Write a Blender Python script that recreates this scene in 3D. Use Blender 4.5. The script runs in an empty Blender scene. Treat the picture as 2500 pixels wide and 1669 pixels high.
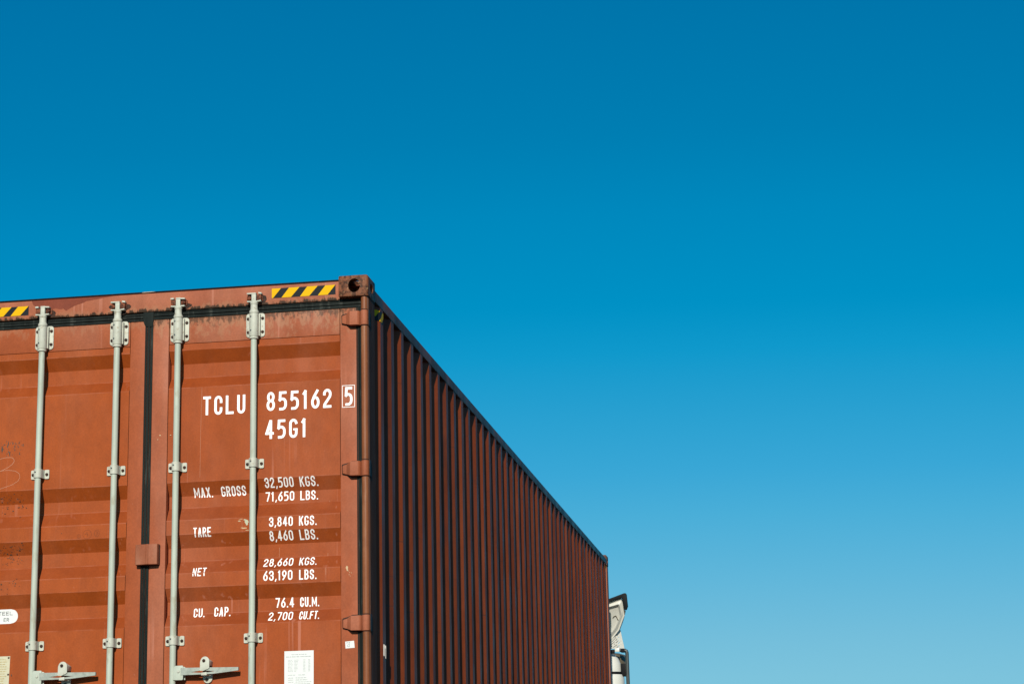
import bpy, bmesh, math, random
from mathutils import Vector, Matrix
random.seed(7)
C = bpy.context.scene.collection
R = math.radians
TOP = 4.20                      # height of the container's top above the ground
MID = -1.229                    # container centre line (x)

# ------------------------------------------------------------------ camera, sky, sun, exposure
cam = bpy.data.objects.new('camera', bpy.data.cameras.new('camera')); C.objects.link(cam)
cam.data.sensor_width = 36; cam.data.lens = 4876.976/2500*36
cam.data.clip_start = .1; cam.data.clip_end = 5000
rx, rl, rz = 2.36105252e-01, -2.38539409e-02, 1.47188684e-01
f = Vector((-math.sin(rz)*math.cos(rx), math.cos(rz)*math.cos(rx), math.sin(rx)))
r = Vector((math.cos(rz), math.sin(rz), 0)); u = r.cross(f)
r2 = r*math.cos(rl)+u*math.sin(rl); u2 = u*math.cos(rl)-r*math.sin(rl)
M = Matrix((r2, u2, -f)).transposed().to_4x4()
M.translation = Vector((2.27481865, -10.1208972, TOP-2.88431078))
cam.matrix_world = M
bpy.context.scene.camera = cam

SUN_EL, SUN_AZ = R(24), math.atan(.092)          # azimuth measured from the container's axis to the right
sdir = Vector((math.cos(SUN_EL)*math.sin(SUN_AZ), -math.cos(SUN_EL)*math.cos(SUN_AZ), math.sin(SUN_EL)))
w = bpy.data.worlds.new('World'); bpy.context.scene.world = w; w.use_nodes = True
nt = w.node_tree; bg = nt.nodes['Background']
sky = nt.nodes.new('ShaderNodeTexSky'); sky.sky_type = 'NISHITA'; sky.sun_disc = False
sky.sun_elevation = R(21); sky.sun_rotation = math.pi-SUN_AZ
SKYS = .1
sep = nt.nodes.new('ShaderNodeSeparateColor'); nt.links.new(sky.outputs[0], sep.inputs[0])
mul = nt.nodes.new('ShaderNodeMath'); mul.operation = 'MULTIPLY'; mul.inputs[1].default_value = SKYS
nt.links.new(sep.outputs[0], mul.inputs[0])
ramp = nt.nodes.new('ShaderNodeValToRGB'); nt.links.new(mul.outputs[0], ramp.inputs[0])
def hexlin(h):
    v = [int(h[i:i+2], 16)/255 for i in (0, 2, 4)]
    return [x/12.92 if x <= .04045 else ((x+.055)/1.055)**2.4 for x in v]
stops = [(.05, '003a74'), (.12, '005e96'), (.18, '0074aa'), (.218, '007eb3'), (.246, '0088bd'), (.287, '0091c5'),
         (.314, '1099cc'), (.366, '2ea2d2'), (.40, '3aa7d6'), (.44, '4aaed8'), (.51, '60b6da'), (.59, '74bedb'),
         (.64, '7dc3dc'), (1.0, '8ec6da')]
el = ramp.color_ramp.elements
el[0].position = stops[0][0]; el[0].color = hexlin(stops[0][1])+[1]
el[1].position = stops[-1][0]; el[1].color = hexlin(stops[-1][1])+[1]
for p_, h_ in stops[1:-1]:
    e_ = el.new(p_); e_.color = hexlin(h_)+[1]
vm = nt.nodes.new('ShaderNodeVectorMath'); vm.operation = 'SCALE'; vm.inputs['Scale'].default_value = 1/SKYS
nt.links.new(ramp.outputs[0], vm.inputs[0]); nt.links.new(vm.outputs[0], bg.inputs[0])
bg.inputs[1].default_value = SKYS

sun = bpy.data.objects.new('sun', bpy.data.lights.new('sun', 'SUN')); C.objects.link(sun)
sun.data.energy = 4.8; sun.data.angle = R(.53); sun.data.color = (1, .94, .84)
sun.rotation_euler = sdir.to_track_quat('Z', 'Y').to_euler()
sc = bpy.context.scene
sc.view_settings.view_transform = 'Standard'; sc.view_settings.look = 'None'
sc.view_settings.exposure = 0; sc.view_settings.gamma = 1

# ------------------------------------------------------------------ materials
REFL = .82                        # the brighter the sun, the lower the reflectances
class NT:
    def __init__(s, name):
        s.m = bpy.data.materials.new(name); s.m.use_nodes = True
        s.t = s.m.node_tree; s.b = s.t.nodes['Principled BSDF']
        s.co = s.t.nodes.new('ShaderNodeTexCoord').outputs['Object']
    def n(s, k, **kw):
        x = s.t.nodes.new(k)
        for a, v in kw.items(): setattr(x, a, v)
        return x
    def put(s, sock, v):
        if hasattr(v, 'links'): s.t.links.new(v, sock)
        else: sock.default_value = v
    def noise(s, scale, detail=4, rough=.55, sv=(1, 1, 1), off=(0, 0, 0), dist=0):
        mp = s.n('ShaderNodeMapping'); s.put(mp.inputs[0], s.co)
        mp.inputs['Scale'].default_value = sv; mp.inputs['Location'].default_value = off
        x = s.n('ShaderNodeTexNoise'); s.put(x.inputs['Vector'], mp.outputs[0])
        x.inputs['Scale'].default_value = scale; x.inputs['Detail'].default_value = detail
        x.inputs['Roughness'].default_value = rough; x.inputs['Distortion'].default_value = dist
        return x.outputs['Fac']
    def step(s, v, a, b, lo=0., hi=1.):
        x = s.n('ShaderNodeMapRange', interpolation_type='SMOOTHSTEP'); s.put(x.inputs[0], v)
        for i, q in enumerate((a, b, lo, hi)): x.inputs[i+1].default_value = q
        return x.outputs[0]
    def math(s, op, a, b=0.):
        x = s.n('ShaderNodeMath', operation=op); s.put(x.inputs[0], a); s.put(x.inputs[1], b); return x.outputs[0]
    def mix(s, fac, a, b):
        x = s.n('ShaderNodeMix', data_type='RGBA')
        s.put(x.inputs[0], fac)
        for i, q in ((6, a), (7, b)): s.put(x.inputs[i], (*q, 1) if isinstance(q, tuple) and len(q) == 3 else q)
        return x.outputs[2]
    def scale(s, col, v):
        x = s.n('ShaderNodeVectorMath', operation='SCALE'); s.put(x.inputs[0], col); s.put(x.inputs['Scale'], v); return x.outputs[0]
    def axis(s, i):
        x = s.n('ShaderNodeSeparateXYZ'); s.put(x.inputs[0], s.co); return x.outputs[i]
    def bump(s, h, st, d=.002):
        x = s.n('ShaderNodeBump'); s.put(x.inputs['Height'], h); x.inputs['Strength'].default_value = st
        x.inputs['Distance'].default_value = d; s.put(s.b.inputs['Normal'], x.outputs[0])
    def done(s, col, rough, metal=0., spec=.5, refl=None):
        refl = REFL if refl is None else refl
        col = tuple(q*refl for q in col) if isinstance(col, tuple) else s.scale(col, refl)
        s.put(s.b.inputs['Base Color'], (*col, 1) if isinstance(col, tuple) and len(col) == 3 else col)
        s.put(s.b.inputs['Roughness'], rough); s.put(s.b.inputs['Metallic'], metal)
        s.b.inputs['Specular IOR Level'].default_value = spec
        return s.m

H = 2.896                                         # object-space z of the container's top
def paint(name, base, faded, fl=.42, fh=.68, streak=.5, rust=(), rough=.56, specks=.4, off=0., spec=.16, ledge=0., ribs=False):
    t = NT(name)
    fm = t.step(t.noise(2.6, 6, .6, (1, 1, .28), (off, 0, 0)), fl, fh)
    col = t.mix(fm, base, faded)
    col = t.scale(col, t.step(t.noise(9, 7, .7, (1, 1, .6), (3+off, 0, 0)), .2, .8, .84, 1.14))
    col = t.scale(col, t.step(t.noise(120, 2, .6), .25, .75, .92, 1.07))
    lines = t.step(t.noise(38, 2, .5, (1, 1, .018), (off, 5, 0), .0), .60, .72)
    gate = t.step(t.noise(3.2, 3, .5, (1, 1, .5), (7+off, 2, 0)), .46, .62)
    lm = t.math('MULTIPLY', t.math('MULTIPLY', lines, gate), streak)
    light = tuple(min(1, q*1.25+.07) for q in faded)
    col = t.mix(lm, col, light)
    sp = t.step(t.noise(55, 3, .6, (1, 1, .8), (1, off, 0)), .71, .75)
    spg = t.step(t.noise(4, 2, .5, (1, 1, 1), (11+off, 0, 0)), .5, .6)
    col = t.mix(t.math('MULTIPLY', t.math('MULTIPLY', sp, spg), specks), col, light)
    dk = t.step(t.noise(46, 3, .65, (1, 1, 1), (21, off, 3)), .72, .76)
    col = t.mix(t.math('MULTIPLY', t.math('MULTIPLY', dk, spg), specks*.8), col, (.06, .035, .02))
    z = t.axis(2)
    if ribs:
        tn = t.step(t.noise(2.9, 1, .5, (0, 1, 0), (0, 3, 0)), .3, .7, .72, 1.2)
        col = t.scale(col, tn)
        bl = t.step(t.noise(2.2, 6, .7, (1, 1, .5), (5, 0, 2)), .56, .70)
        col = t.mix(t.math('MULTIPLY', bl, .55), col, (.10, .028, .012))
        scr = t.step(t.noise(5, 4, .6, (.1, .35, 9), (2, 0, 7)), .66, .71)
        col = t.mix(t.math('MULTIPLY', scr, .5), col, (.06, .03, .02))
    if ledge:                                     # darker red tone over the sloping ledges of the door panel
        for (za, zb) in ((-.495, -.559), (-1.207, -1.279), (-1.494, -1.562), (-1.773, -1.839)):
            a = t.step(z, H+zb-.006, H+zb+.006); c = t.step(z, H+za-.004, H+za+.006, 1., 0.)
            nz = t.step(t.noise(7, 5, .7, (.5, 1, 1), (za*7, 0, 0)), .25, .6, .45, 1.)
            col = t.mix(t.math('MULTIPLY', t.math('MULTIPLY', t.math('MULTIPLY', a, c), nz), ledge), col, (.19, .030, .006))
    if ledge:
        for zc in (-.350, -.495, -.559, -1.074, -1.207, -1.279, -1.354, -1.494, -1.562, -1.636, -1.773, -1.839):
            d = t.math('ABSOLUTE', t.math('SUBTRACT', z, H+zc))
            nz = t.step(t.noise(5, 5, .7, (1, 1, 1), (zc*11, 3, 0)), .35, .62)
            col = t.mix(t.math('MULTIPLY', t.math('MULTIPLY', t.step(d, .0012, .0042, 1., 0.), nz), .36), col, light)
    for (z0, reach, amt, rc, fine) in rust:       # grime with a ragged edge growing from the line z0 (container top = 0)
        d = t.math('ABSOLUTE', t.math('SUBTRACT', z, H+z0))
        nz = t.noise(fine, 6, .7, (1, 1, .55), (z0*9, 0, 0))
        nz = t.step(nz, .30, .70)
        g = t.step(t.math('SUBTRACT', t.math('DIVIDE', d, reach), nz), -.50, .10, 1., 0.)
        col = t.mix(t.math('MULTIPLY', g, amt), col, rc)
    t.bump(t.noise(7, 3, .5, (1, 1, .7)), .22, .01)
    rr = t.step(t.noise(5, 5, .6, (1, 1, .5), (off, 9, 0)), .3, .7, rough-.06, rough+.1)
    return t.done(col, rr, 0., spec)

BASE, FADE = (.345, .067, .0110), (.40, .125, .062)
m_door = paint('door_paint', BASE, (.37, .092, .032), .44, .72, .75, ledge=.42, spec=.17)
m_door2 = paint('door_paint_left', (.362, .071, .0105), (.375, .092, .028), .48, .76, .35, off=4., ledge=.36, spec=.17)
RUSTD, TAN = (.035, .022, .012), (.42, .19, .10)
m_frame = paint('frame_paint', (.355, .085, .030), FADE, .35, .62, .6,
                rust=[(-.17, .190, .66, TAN, 34), (-.17, .070, .7, RUSTD, 44)], off=2.)
m_frame2 = paint('frame_paint_left', (.355, .080, .024), (.37, .105, .046), .4, .7, .3, rust=[(-.17, .090, .35, TAN, 34), (-.17, .022, .4, RUSTD, 40)], off=22.)
m_header = paint('header_paint', (.34, .085, .036), FADE, .32, .6, .6,
                 rust=[(-.125, .045, .55, TAN, 22), (-.122, .024, .95, RUSTD, 40)], off=6.)
m_patch = paint('touch_up_paint', (.225, .048, .022), (.24, .055, .028), .4, .7, .1, specks=.1)
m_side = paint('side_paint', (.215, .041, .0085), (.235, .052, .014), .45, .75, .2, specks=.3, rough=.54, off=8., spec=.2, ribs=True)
m_rail = paint('rail_paint', (.13, .042, .022), (.045, .030, .027), .40, .54, .4, specks=.2, rough=.5, off=31., spec=.3)
m_post = paint('post_paint', (.16, .055, .026), (.08, .042, .03), .35, .6, .7, specks=.6, off=9., rough=.85, spec=.08)
m_hinge = paint('hinge_paint', (.34, .092, .036), FADE, .3, .6, .4, off=12.)

def rusty(name, dark, mid, lite, sc_=1., rough=.6):
    t = NT(name)
    a = t.noise(34*sc_, 8, .7); b = t.noise(95*sc_, 5, .7, off=(4, 1, 2)); c = t.noise(60*sc_, 6, .75, off=(9, 3, 1))
    col = t.mix(t.step(a, .40, .58), dark, mid)
    col = t.mix(t.step(b, .58, .66), col, dark)
    col = t.mix(t.step(c, .575, .64), col, lite)
    t.bump(c, .5, .003)
    return t.done(col, rough, 0., .18)
m_cast = rusty('rusty_cast_steel', (.060, .022, .010), (.235, .082, .036), (.50, .30, .15))
m_rust = rusty('rust', (.06, .018, .008), (.24, .062, .024), (.34, .12, .05), 1.4)
m_bolt_and_shade = rusty('rusted_bolt_and_shade', (.018, .008, .005), (.055, .022, .012), (.10, .04, .02), 2.)  # bolt rust, also the colour of the painted shade rims and blots
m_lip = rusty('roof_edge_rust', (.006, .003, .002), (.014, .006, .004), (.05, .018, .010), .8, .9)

def simple(name, col, rough, var=.06, spec=.5, sc_=20, sv=(1, 1, 1), dirt=None, amt=.5, lo=.56, hi=.68, refl=None):
    t = NT(name)
    c = t.scale(t.mix(0., col, col), t.step(t.noise(sc_, 5, .6, sv), .25, .75, 1-var, 1+var))
    if dirt: c = t.mix(t.math('MULTIPLY', t.step(t.noise(sc_*1.7, 6, .65, sv, (3, 7, 1)), lo, hi), amt), c, dirt)
    t.bump(t.noise(sc_*3, 3), .1, .002)
    return t.done(c, rough, 0., spec, refl)
m_bar = simple('galvanised_bar_paint', (.49, .53, .43), .55, .10, .35, 14, (1, 1, .3), (.36, .33, .22), .6)
m_brk = simple('bracket_paint', (.56, .56, .455), .55, .09, .35, 24, (1, 1, 1), (.30, .22, .12), .6, .56, .68)
m_rub = simple('black_rubber', (.011, .015, .013), .7, .35, .12, 22, (1, 1, .1), (.06, .065, .055), .6, .54, .66)
m_let = simple('white_lettering', (.92, .90, .86), .5, .03, .3, 30, (1, 1, 1), (.80, .47, .12), .75, .66, .72, refl=.98)
m_yel = simple('yellow_tape', (.84, .46, .002), .6, .03, .1)
m_blk = simple('black_tape', (.013, .016, .020), .6, .15, .12)
m_stk = simple('white_sticker', (.80, .81, .77), .5, .02, .3)
m_pla = simple('cream_plate', (.62, .58, .40), .5, .08, .3, 30, (1, 1, 1), (.55, .38, .14), .4)
m_ink = simple('black_ink', (.02, .025, .03), .6, .1, .2)
m_gry = simple('grey_print', (.36, .38, .37), .6, .2, .2, 400)
m_brn = simple('brown_print', (.50, .36, .12), .6, .2, .2, 200)
m_chalk = simple('chalk', (.62, .36, .24), .8, .1, .1)
m_mark = simple('marker', (.12, .035, .015), .7, .1, .2)
m_chip = simple('bare_steel', (.09, .06, .04), .7, .4, .3, 90)
m_tan = simple('bare_primer', (.60, .42, .24), .7, .2, .2, 60)
m_pale = simple('pale_primer', (.55, .55, .38), .7, .15, .2, 60)
m_cab = simple('white_truck_paint', (.74, .73, .64), .35, .02, .5, 3)
m_tblk = simple('black_plastic', (.006, .007, .008), .6, .1, .12, 8)
m_lev = simple('worn_galvanised_steel', (.37, .40, .335), .5, .14, .5, 30, (1, 1, 1), (.22, .24, .20), .6, .5, .66)
m_pipe = simple('grey_pipe_paint', (.045, .055, .05), .4, .1, .5, 8)
m_mufd = simple('heat_stained_steel', (.13, .10, .055), .4, .2, .5, 6)
m_steel = simple('chassis_paint', (.03, .03, .032), .5, .1, .5, 5)
m_tyre = simple('tyre_rubber', (.02, .02, .02), .85, .2, .2, 20)
m_rim = simple('rim_paint', (.5, .5, .5), .4, .05, .5, 10)
m_glass = simple('dark_glass', (.01, .012, .014), .08, .0, .6, 3)
m_red = simple('red_lens', (.35, .01, .01), .2, .05, .5)

# ------------------------------------------------------------------ mesh builder
ORG = Vector((MID, 6.096, -2.896))       # container base centre in container coordinates (z measured from the top)
class MB:
    def __init__(s): s.v = []; s.f = []
    def add(s, vs, fs):
        k = len(s.v); s.v += [tuple(q) for q in vs]; s.f += [tuple(i+k for i in q) for q in fs]; return s
    def box(s, x0, x1, y0, y1, z0, z1):
        return s.add([(x, y, z) for x in (x0, x1) for y in (y0, y1) for z in (z0, z1)],
                     [(0, 1, 3, 2), (4, 6, 7, 5), (0, 4, 5, 1), (2, 3, 7, 6), (0, 2, 6, 4), (1, 5, 7, 3)])
    def cyl(s, a, b, ra, rb=None, n=24, caps=True):
        a, b = Vector(a), Vector(b); rb = ra if rb is None else rb
        d = (b-a).normalized(); q = d.orthogonal().normalized(); p = d.cross(q)
        vs = [c+(q*math.cos(i*math.tau/n)+p*math.sin(i*math.tau/n))*rr for c, rr in ((a, ra), (b, rb)) for i in range(n)]
        fs = [(i, (i+1) % n, n+(i+1) % n, n+i) for i in range(n)]
        if caps: fs += [tuple(range(n))[::-1], tuple(range(n, 2*n))]
        return s.add(vs, fs)
    def lathe(s, cx, cy, prof, n=24):              # about a vertical axis; prof = [(r, z)], closed with caps
        vs = [(cx+rr*math.cos(i*math.tau/n), cy+rr*math.sin(i*math.tau/n), z) for rr, z in prof for i in range(n)]
        fs = [(k*n+i, k*n+(i+1) % n, (k+1)*n+(i+1) % n, (k+1)*n+i) for k in range(len(prof)-1) for i in range(n)]
        e = (len(prof)-1)*n
        return s.add(vs, fs+[tuple(range(n))[::-1], tuple(range(e, e+n))])
    def prism(s, pts, y0, y1):                     # polygon in x,z extruded in y
        n = len(pts)
        return s.add([(x, y0, z) for x, z in pts]+[(x, y1, z) for x, z in pts],
                     [tuple(range(n)), tuple(range(n, 2*n))[::-1]]+[(i, n+i, n+(i+1) % n, (i+1) % n) for i in range(n)])
    def prism_z(s, pts, z0, z1):                   # polygon in x,y extruded in z
        n = len(pts)
        return s.add([(x, y, z0) for x, y in pts]+[(x, y, z1) for x, y in pts],
                     [tuple(range(n))[::-1], tuple(range(n, 2*n))]+[(i, (i+1) % n, n+(i+1) % n, n+i) for i in range(n)])
    def sheet(s, rows):                            # grid of points
        n = len(rows[0])
        return s.add([q for row in rows for q in row],
                     [(i*n+j, i*n+j+1, (i+1)*n+j+1, (i+1)*n+j) for i in range(len(rows)-1) for j in range(n-1)])
    def build(s, name, mat, parent=None, bevel=0., seg=2, smooth=True, org=ORG):
        me = bpy.data.meshes.new(name)
        me.from_pydata([Vector(q)-org for q in s.v], [], s.f)
        b = bmesh.new(); b.from_mesh(me)
        bmesh.ops.recalc_face_normals(b, faces=b.faces)
        if bevel:
            es = [e for e in b.edges if len(e.link_faces) == 2 and e.calc_face_angle() > R(25)]
            bmesh.ops.bevel(b, geom=es, offset=bevel, segments=seg, profile=.6, affect='EDGES', clamp_overlap=True)
        for fc in b.faces: fc.smooth = smooth
        for e in b.edges:
            if len(e.link_faces) == 2 and e.calc_face_angle() > R(32): e.smooth = False
        b.to_mesh(me); b.free()
        o = bpy.data.objects.new(name, me); C.objects.link(o); me.materials.append(mat)
        if parent: o.parent = parent
        return o
def rrect(cx, cz, hx, hz, rad, n=5):
    out = []
    for sx, sz, a0 in ((1, 1, 0), (-1, 1, 90), (-1, -1, 180), (1, -1, 270)):
        for i in range(n+1):
            a = R(a0+90*i/n); out.append((cx+sx*(hx-rad)+rad*math.cos(a), cz+sz*(hz-rad)+rad*math.sin(a)))
    return out
def thing(name, label, cat, loc, group=None):
    o = bpy.data.objects.new(name, None); C.objects.link(o); o.location = loc
    o.empty_display_size = .3; o['label'] = label; o['category'] = cat
    if group: o['group'] = group
    return o

# ------------------------------------------------------------------ ground
g = MB().add([(-3000, -3000, 0), (3000, -3000, 0), (3000, 3000, 0), (-3000, 3000, 0)], [(0, 1, 2, 3)])
go = g.build('ground', simple('asphalt_yard', (.060, .058, .056), .9, .15, .3, .6, (1, 1, 1), (.035, .034, .033), .6), org=Vector((0, 0, 0)))
go['kind'] = 'structure'

# ------------------------------------------------------------------ container
cont = thing('shipping_container', 'rust red shipping container with closed doors, pale locking bars and white numbers',
             'shipping container', (MID, 6.096, TOP-2.896))
L, W = 12.192, 2.458
BOT = -2.896
FACE, DEEP, FLUSH = .050, .098, .054
ZC = [-.350, -.418, -.495, -.559, -1.074, -1.143, -1.207, -1.279, -1.354, -1.422, -1.494, -1.562, -1.636, -1.706, -1.773, -1.839]
PROF = [(-.3145, FLUSH)]
for i in range(0, 16, 4):
    PROF += [(ZC[i], FLUSH), (ZC[i+1], DEEP), (ZC[i+2], DEEP), (ZC[i+3], FLUSH)]
PROF += [(-2.30, FLUSH), (-2.37, DEEP), (-2.44, DEEP), (-2.51, FLUSH), (-2.70, FLUSH)]
def prof(z):
    if z >= PROF[0][0]: return PROF[0][1]
    for (a, ya), (b, yb) in zip(PROF, PROF[1:]):
        if b <= z <= a: return ya+(yb-ya)*(a-z)/(a-b)
    return FLUSH

# -- corner castings (hollow, with oval openings)
def casting_mesh():
    o = MB().box(-.162, 0, 0, .178, -.118, 0)
    me = bpy.data.meshes.new('corner_casting')
    def bm_of(mb, bev=0, sel=None):
        b = bmesh.new(); vs = [b.verts.new(q) for q in mb.v]
        for q in mb.f: b.faces.new([vs[i] for i in q])
        bmesh.ops.recalc_face_normals(b, faces=b.faces)
        if bev:
            es = [e for e in b.edges if sel(e)]
            bmesh.ops.bevel(b, geom=es, offset=bev, segments=4, profile=.5, affect='EDGES')
        return b
    def outer(e):
        a, c = e.verts[0].co, e.verts[1].co
        on = lambda v: (abs(v.x) < 1e-5, abs(v.y) < 1e-5, abs(v.z) < 1e-5)
        p, q = on(a), on(c)
        return sum(1 for i in range(3) if p[i] and q[i]) >= 2
    b = bm_of(o, .014, outer)
    es = [e for e in b.edges if len(e.link_faces) == 2 and e.calc_face_angle() > R(40)]
    bmesh.ops.bevel(b, geom=es, offset=.004, segments=2, profile=.5, affect='EDGES', clamp_overlap=True)
    b.to_mesh(me); b.free()
    tmp = bpy.data.objects.new('tmp', me); C.objects.link(tmp)
    cuts = []
    def cut(mb):
        b = bm_of(mb); m2 = bpy.data.meshes.new('c'); b.to_mesh(m2); b.free()
        c = bpy.data.objects.new('c', m2); C.objects.link(c); cuts.append(c)
        md = tmp.modifiers.new('b', 'BOOLEAN'); md.operation = 'DIFFERENCE'; md.object = c; md.solver = 'EXACT'
    cut(MB().box(-.140, -.026, .026, .150, -.092, -.022))                      # cavity
    el_ = [(-.076+.0335*math.cos(i*math.tau/32), -.059+.0385*math.sin(i*math.tau/32)) for i in range(32)]
    cut(MB().prism(el_, -.02, .08))
    sd = [(.089+.0395*math.cos(i*math.tau/32), -.059+.0255*math.sin(i*math.tau/32)) for i in range(32)]
    n = len(sd)
    cut(MB().add([(-.08, y, z) for y, z in sd]+[(.03, y, z) for y, z in sd],
                 [tuple(range(n)), tuple(range(n, 2*n))[::-1]]+[(i, n+i, n+(i+1) % n, (i+1) % n) for i in range(n)]))
    tp = [(-.075+.026*math.cos(i*math.tau/32), .098+.044*math.sin(i*math.tau/32)) for i in range(32)]
    cut(MB().prism_z(tp, -.06, .03))
    bpy.context.view_layer.update()
    ev = tmp.evaluated_get(bpy.context.evaluated_depsgraph_get())
    out = bpy.data.meshes.new_from_object(ev)
    for c in cuts+[tmp]: bpy.data.objects.remove(c)
    b = bmesh.new(); b.from_mesh(out)
    for fc in b.faces: fc.smooth = True
    for e in b.edges:
        if len(e.link_faces) == 2 and e.calc_face_angle() > R(32): e.smooth = False
    b.to_mesh(out); b.free()
    out.materials.clear(); out.materials.append(m_cast); out.name = 'corner_casting'
    return out
cm = casting_mesh()
for (x, y, z, sx, sy, sz) in [(0, 0, 0, 1, 1, 1), (-W, 0, 0, -1, 1, 1), (0, L, 0, 1, -1, 1), (-W, L, 0, -1, -1, 1),
                              (0, 0, BOT, 1, 1, -1), (-W, 0, BOT, -1, 1, -1), (0, L, BOT, 1, -1, -1), (-W, L, BOT, -1, -1, -1)]:
    o = bpy.data.objects.new('corner_casting', cm); C.objects.link(o); o.parent = cont
    o.location = Vector((x, y, z))-ORG; o.scale = (sx, sy, sz)

# -- header
hd = MB().box(-W+.1625, -.1625, .035, .12, -.126, -.016)
hd = hd.build('door_header', m_header, cont, .005)
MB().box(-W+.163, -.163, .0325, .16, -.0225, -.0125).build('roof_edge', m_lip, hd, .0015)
MB().prism([(-1.275, -.0170), (-1.262, -.0138), (-1.215, -.0136), (-1.195, -.0152), (-1.205, -.0160)], .0315, .0324).build('paint_mark', m_tan, hd)
# touch-up paint on the header
pts = [(-1.905, -.021), (-1.42, -.021), (-1.47, -.028), (-1.535, -.036), (-1.59, -.043), (-1.61, -.052), (-1.635, -.058), (-1.66, -.066), (-1.68, -.076),
       (-1.705, -.090), (-1.722, -.077), (-1.74, -.080), (-1.765, -.073), (-1.79, -.078), (-1.80, -.069), (-1.84, -.072), (-1.86, -.083), (-1.88, -.076), (-1.885, -.055), (-1.90, -.040)]
MB().prism(pts, .0343, .0353).build('paint_patch', m_patch, hd)
def tape(x0, x1, z0, z1, edges_top, edges_bot, first_yellow):
    b = MB().box(x0, x1, .0334, .0350, z0, z1).build('hazard_tape', m_blk, hd)
    for (a, c, d, e) in edges_top:
        MB().add([(a, .0328, z1), (c, .0328, z1), (e, .0328, z0), (d, .0328, z0)], [(0, 1, 2, 3)]).build('yellow_stripe', m_yel, hd)
tape(-.540, -.186, -.093, -.040, [(-.540, -.489, -.5399, -.533), (-.444, -.386, -.486, -.433), (-.343, -.285, -.383, -.332), (-.242, -.187, -.284, -.230)], None, 1)
tape(-2.276, -1.922, -.102, -.051, [(-2.276, -2.225, -2.2759, -2.269), (-2.180, -2.122, -2.222, -2.169), (-2.079, -2.021, -2.119, -2.068), (-1.984, -1.923, -2.026, -1.970)], None, 1)

# -- corner posts, sills, rails, walls, roof
def post(mx):
    X = (lambda x: x) if mx else (lambda x: -W-x)
    b = MB()
    p2 = [(-.0035, .034), (-.0035, .176), (-.060, .176), (-.060, .160), (-.020, .160), (-.020, .060), (-.048, .060), (-.048, .050)]
    for i in range(9):
        a = R(200+ i*160/8)
        p2.append((-.026+.018*math.cos(a), .030+.018*math.sin(a)))
    b.prism_z([(X(x), y) for x, y in p2], -2.778, -.118)
    return b.build('corner_post', m_post if mx else m_side, cont)
post(1); post(0)
nose = MB()
nose.cyl((-.026, .0290, -.1182), (-.026, .0290, -.1885), .0186, n=28)
for za, zb in ((-.2825, -1.004), (-1.098, -1.813), (-1.907, -2.60), (-2.72, -2.778)):
    nose.cyl((-.026, .0290, za), (-.026, .0290, zb), .0186, n=28)
m_nose = paint('post_edge_paint', (.25, .080, .028), (.46, .21, .10), .44, .58, .9, specks=.9, off=15., rough=.46, spec=.25)
nose.build('post_edge', m_nose, cont)
MB().box(-W+.1625, -.1625, .02, .14, BOT+.002, BOT+.11).build('door_sill', m_side, cont, .004)
for mx in (1, 0):
    X = (lambda x: x) if mx else (lambda x: -W-x)
    a, c = sorted((X(-.062), X(-.0025)))
    MB().box(a, c, .1785, L-.1785, -.106, -.044).build('top_rail', m_rail, cont, .006)
    MB().box(a, c, .1785, L-.1785, BOT+.01, BOT+.16).build('bottom_rail', m_side, cont, .004)
    # corrugated side wall
    prof_y = [(-.0415, .172), (-.0415, .257)]
    for n in range(42):
        if n in (0, 1): random.seed(5+n)
        y0 = .325+n*.2808
        j1, j2, jd = random.uniform(-.006, .006), random.uniform(-.006, .006), random.uniform(-.0015, .001)
        prof_y += [(-.005+jd, y0+j1), (-.005+jd, y0+.072+j2), (-.0415+jd, y0+.140+j2)]
        if n < 41: prof_y.append((-.0415, y0+.2128+j1))
    prof_y.append((-.0415, L-.165))
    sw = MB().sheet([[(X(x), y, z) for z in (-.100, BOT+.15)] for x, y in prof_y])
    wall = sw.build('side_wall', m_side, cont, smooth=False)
    a, c = sorted((X(-.10), X(-.004)))
    MB().box(a, c, L-.16, L-.004, -2.778, -.118).build('front_post', m_hinge, cont, .012, 3)
    if mx: wall_r = wall
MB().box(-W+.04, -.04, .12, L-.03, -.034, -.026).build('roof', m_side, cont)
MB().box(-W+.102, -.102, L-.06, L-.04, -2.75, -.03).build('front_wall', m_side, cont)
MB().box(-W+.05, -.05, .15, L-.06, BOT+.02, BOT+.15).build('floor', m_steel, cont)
# striped decal that follows the side corrugation next to the post, and the one at the far end
def side_x(y):
    t = (y-.325) % .2808
    if y < .257: return -.0415
    if y < .325: return -.0415+.0365*(y-.257)/.068
    if t < .072: return -.005
    if t < .140: return -.005-.0365*(t-.072)/.068
    if t < .2128: return -.0415
    return -.0415+.0365*(t-.2128)/.068
def side_decal(y0, y1, z0, z1):
    ks = sorted({y0, y1} | {.257, .325, .397, .465, .5378, .6058} | {.325+k*.2808+d for k in (40, 41) for d in (0, .072, .14, .2128)})
    ks = [k for k in ks if y0 <= k <= y1]
    b = MB().sheet([[(side_x(y)+.0012, y, z) for z in (z0, z1)] for y in ks])
    d = b.build('hazard_decal', m_blk, wall_r, smooth=False)
    yv = y0-.05
    while yv < y1:
        yy = MB()
        for i in range(8):                          # stripe leaning forward, cut into level slices that follow the wall
            za, zb = z0+(z1-z0)*i/8, z0+(z1-z0)*(i+1)/8
            sh = .06*(i+.5)/8
            a, c = max(y0, yv+sh), min(y1, yv+sh+.05)
            if c <= a: continue
            cuts = [a]+[k for k in ks if a < k < c]+[c]
            yy.sheet([[(side_x(q)+.0022, q, z) for z in (za, zb)] for q in cuts])
        yv += .10
        if yy.f: yy.build('decal_stripe', m_yel, wall_r, smooth=False)
side_decal(.262, .50, -.185, -.125)
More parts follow.
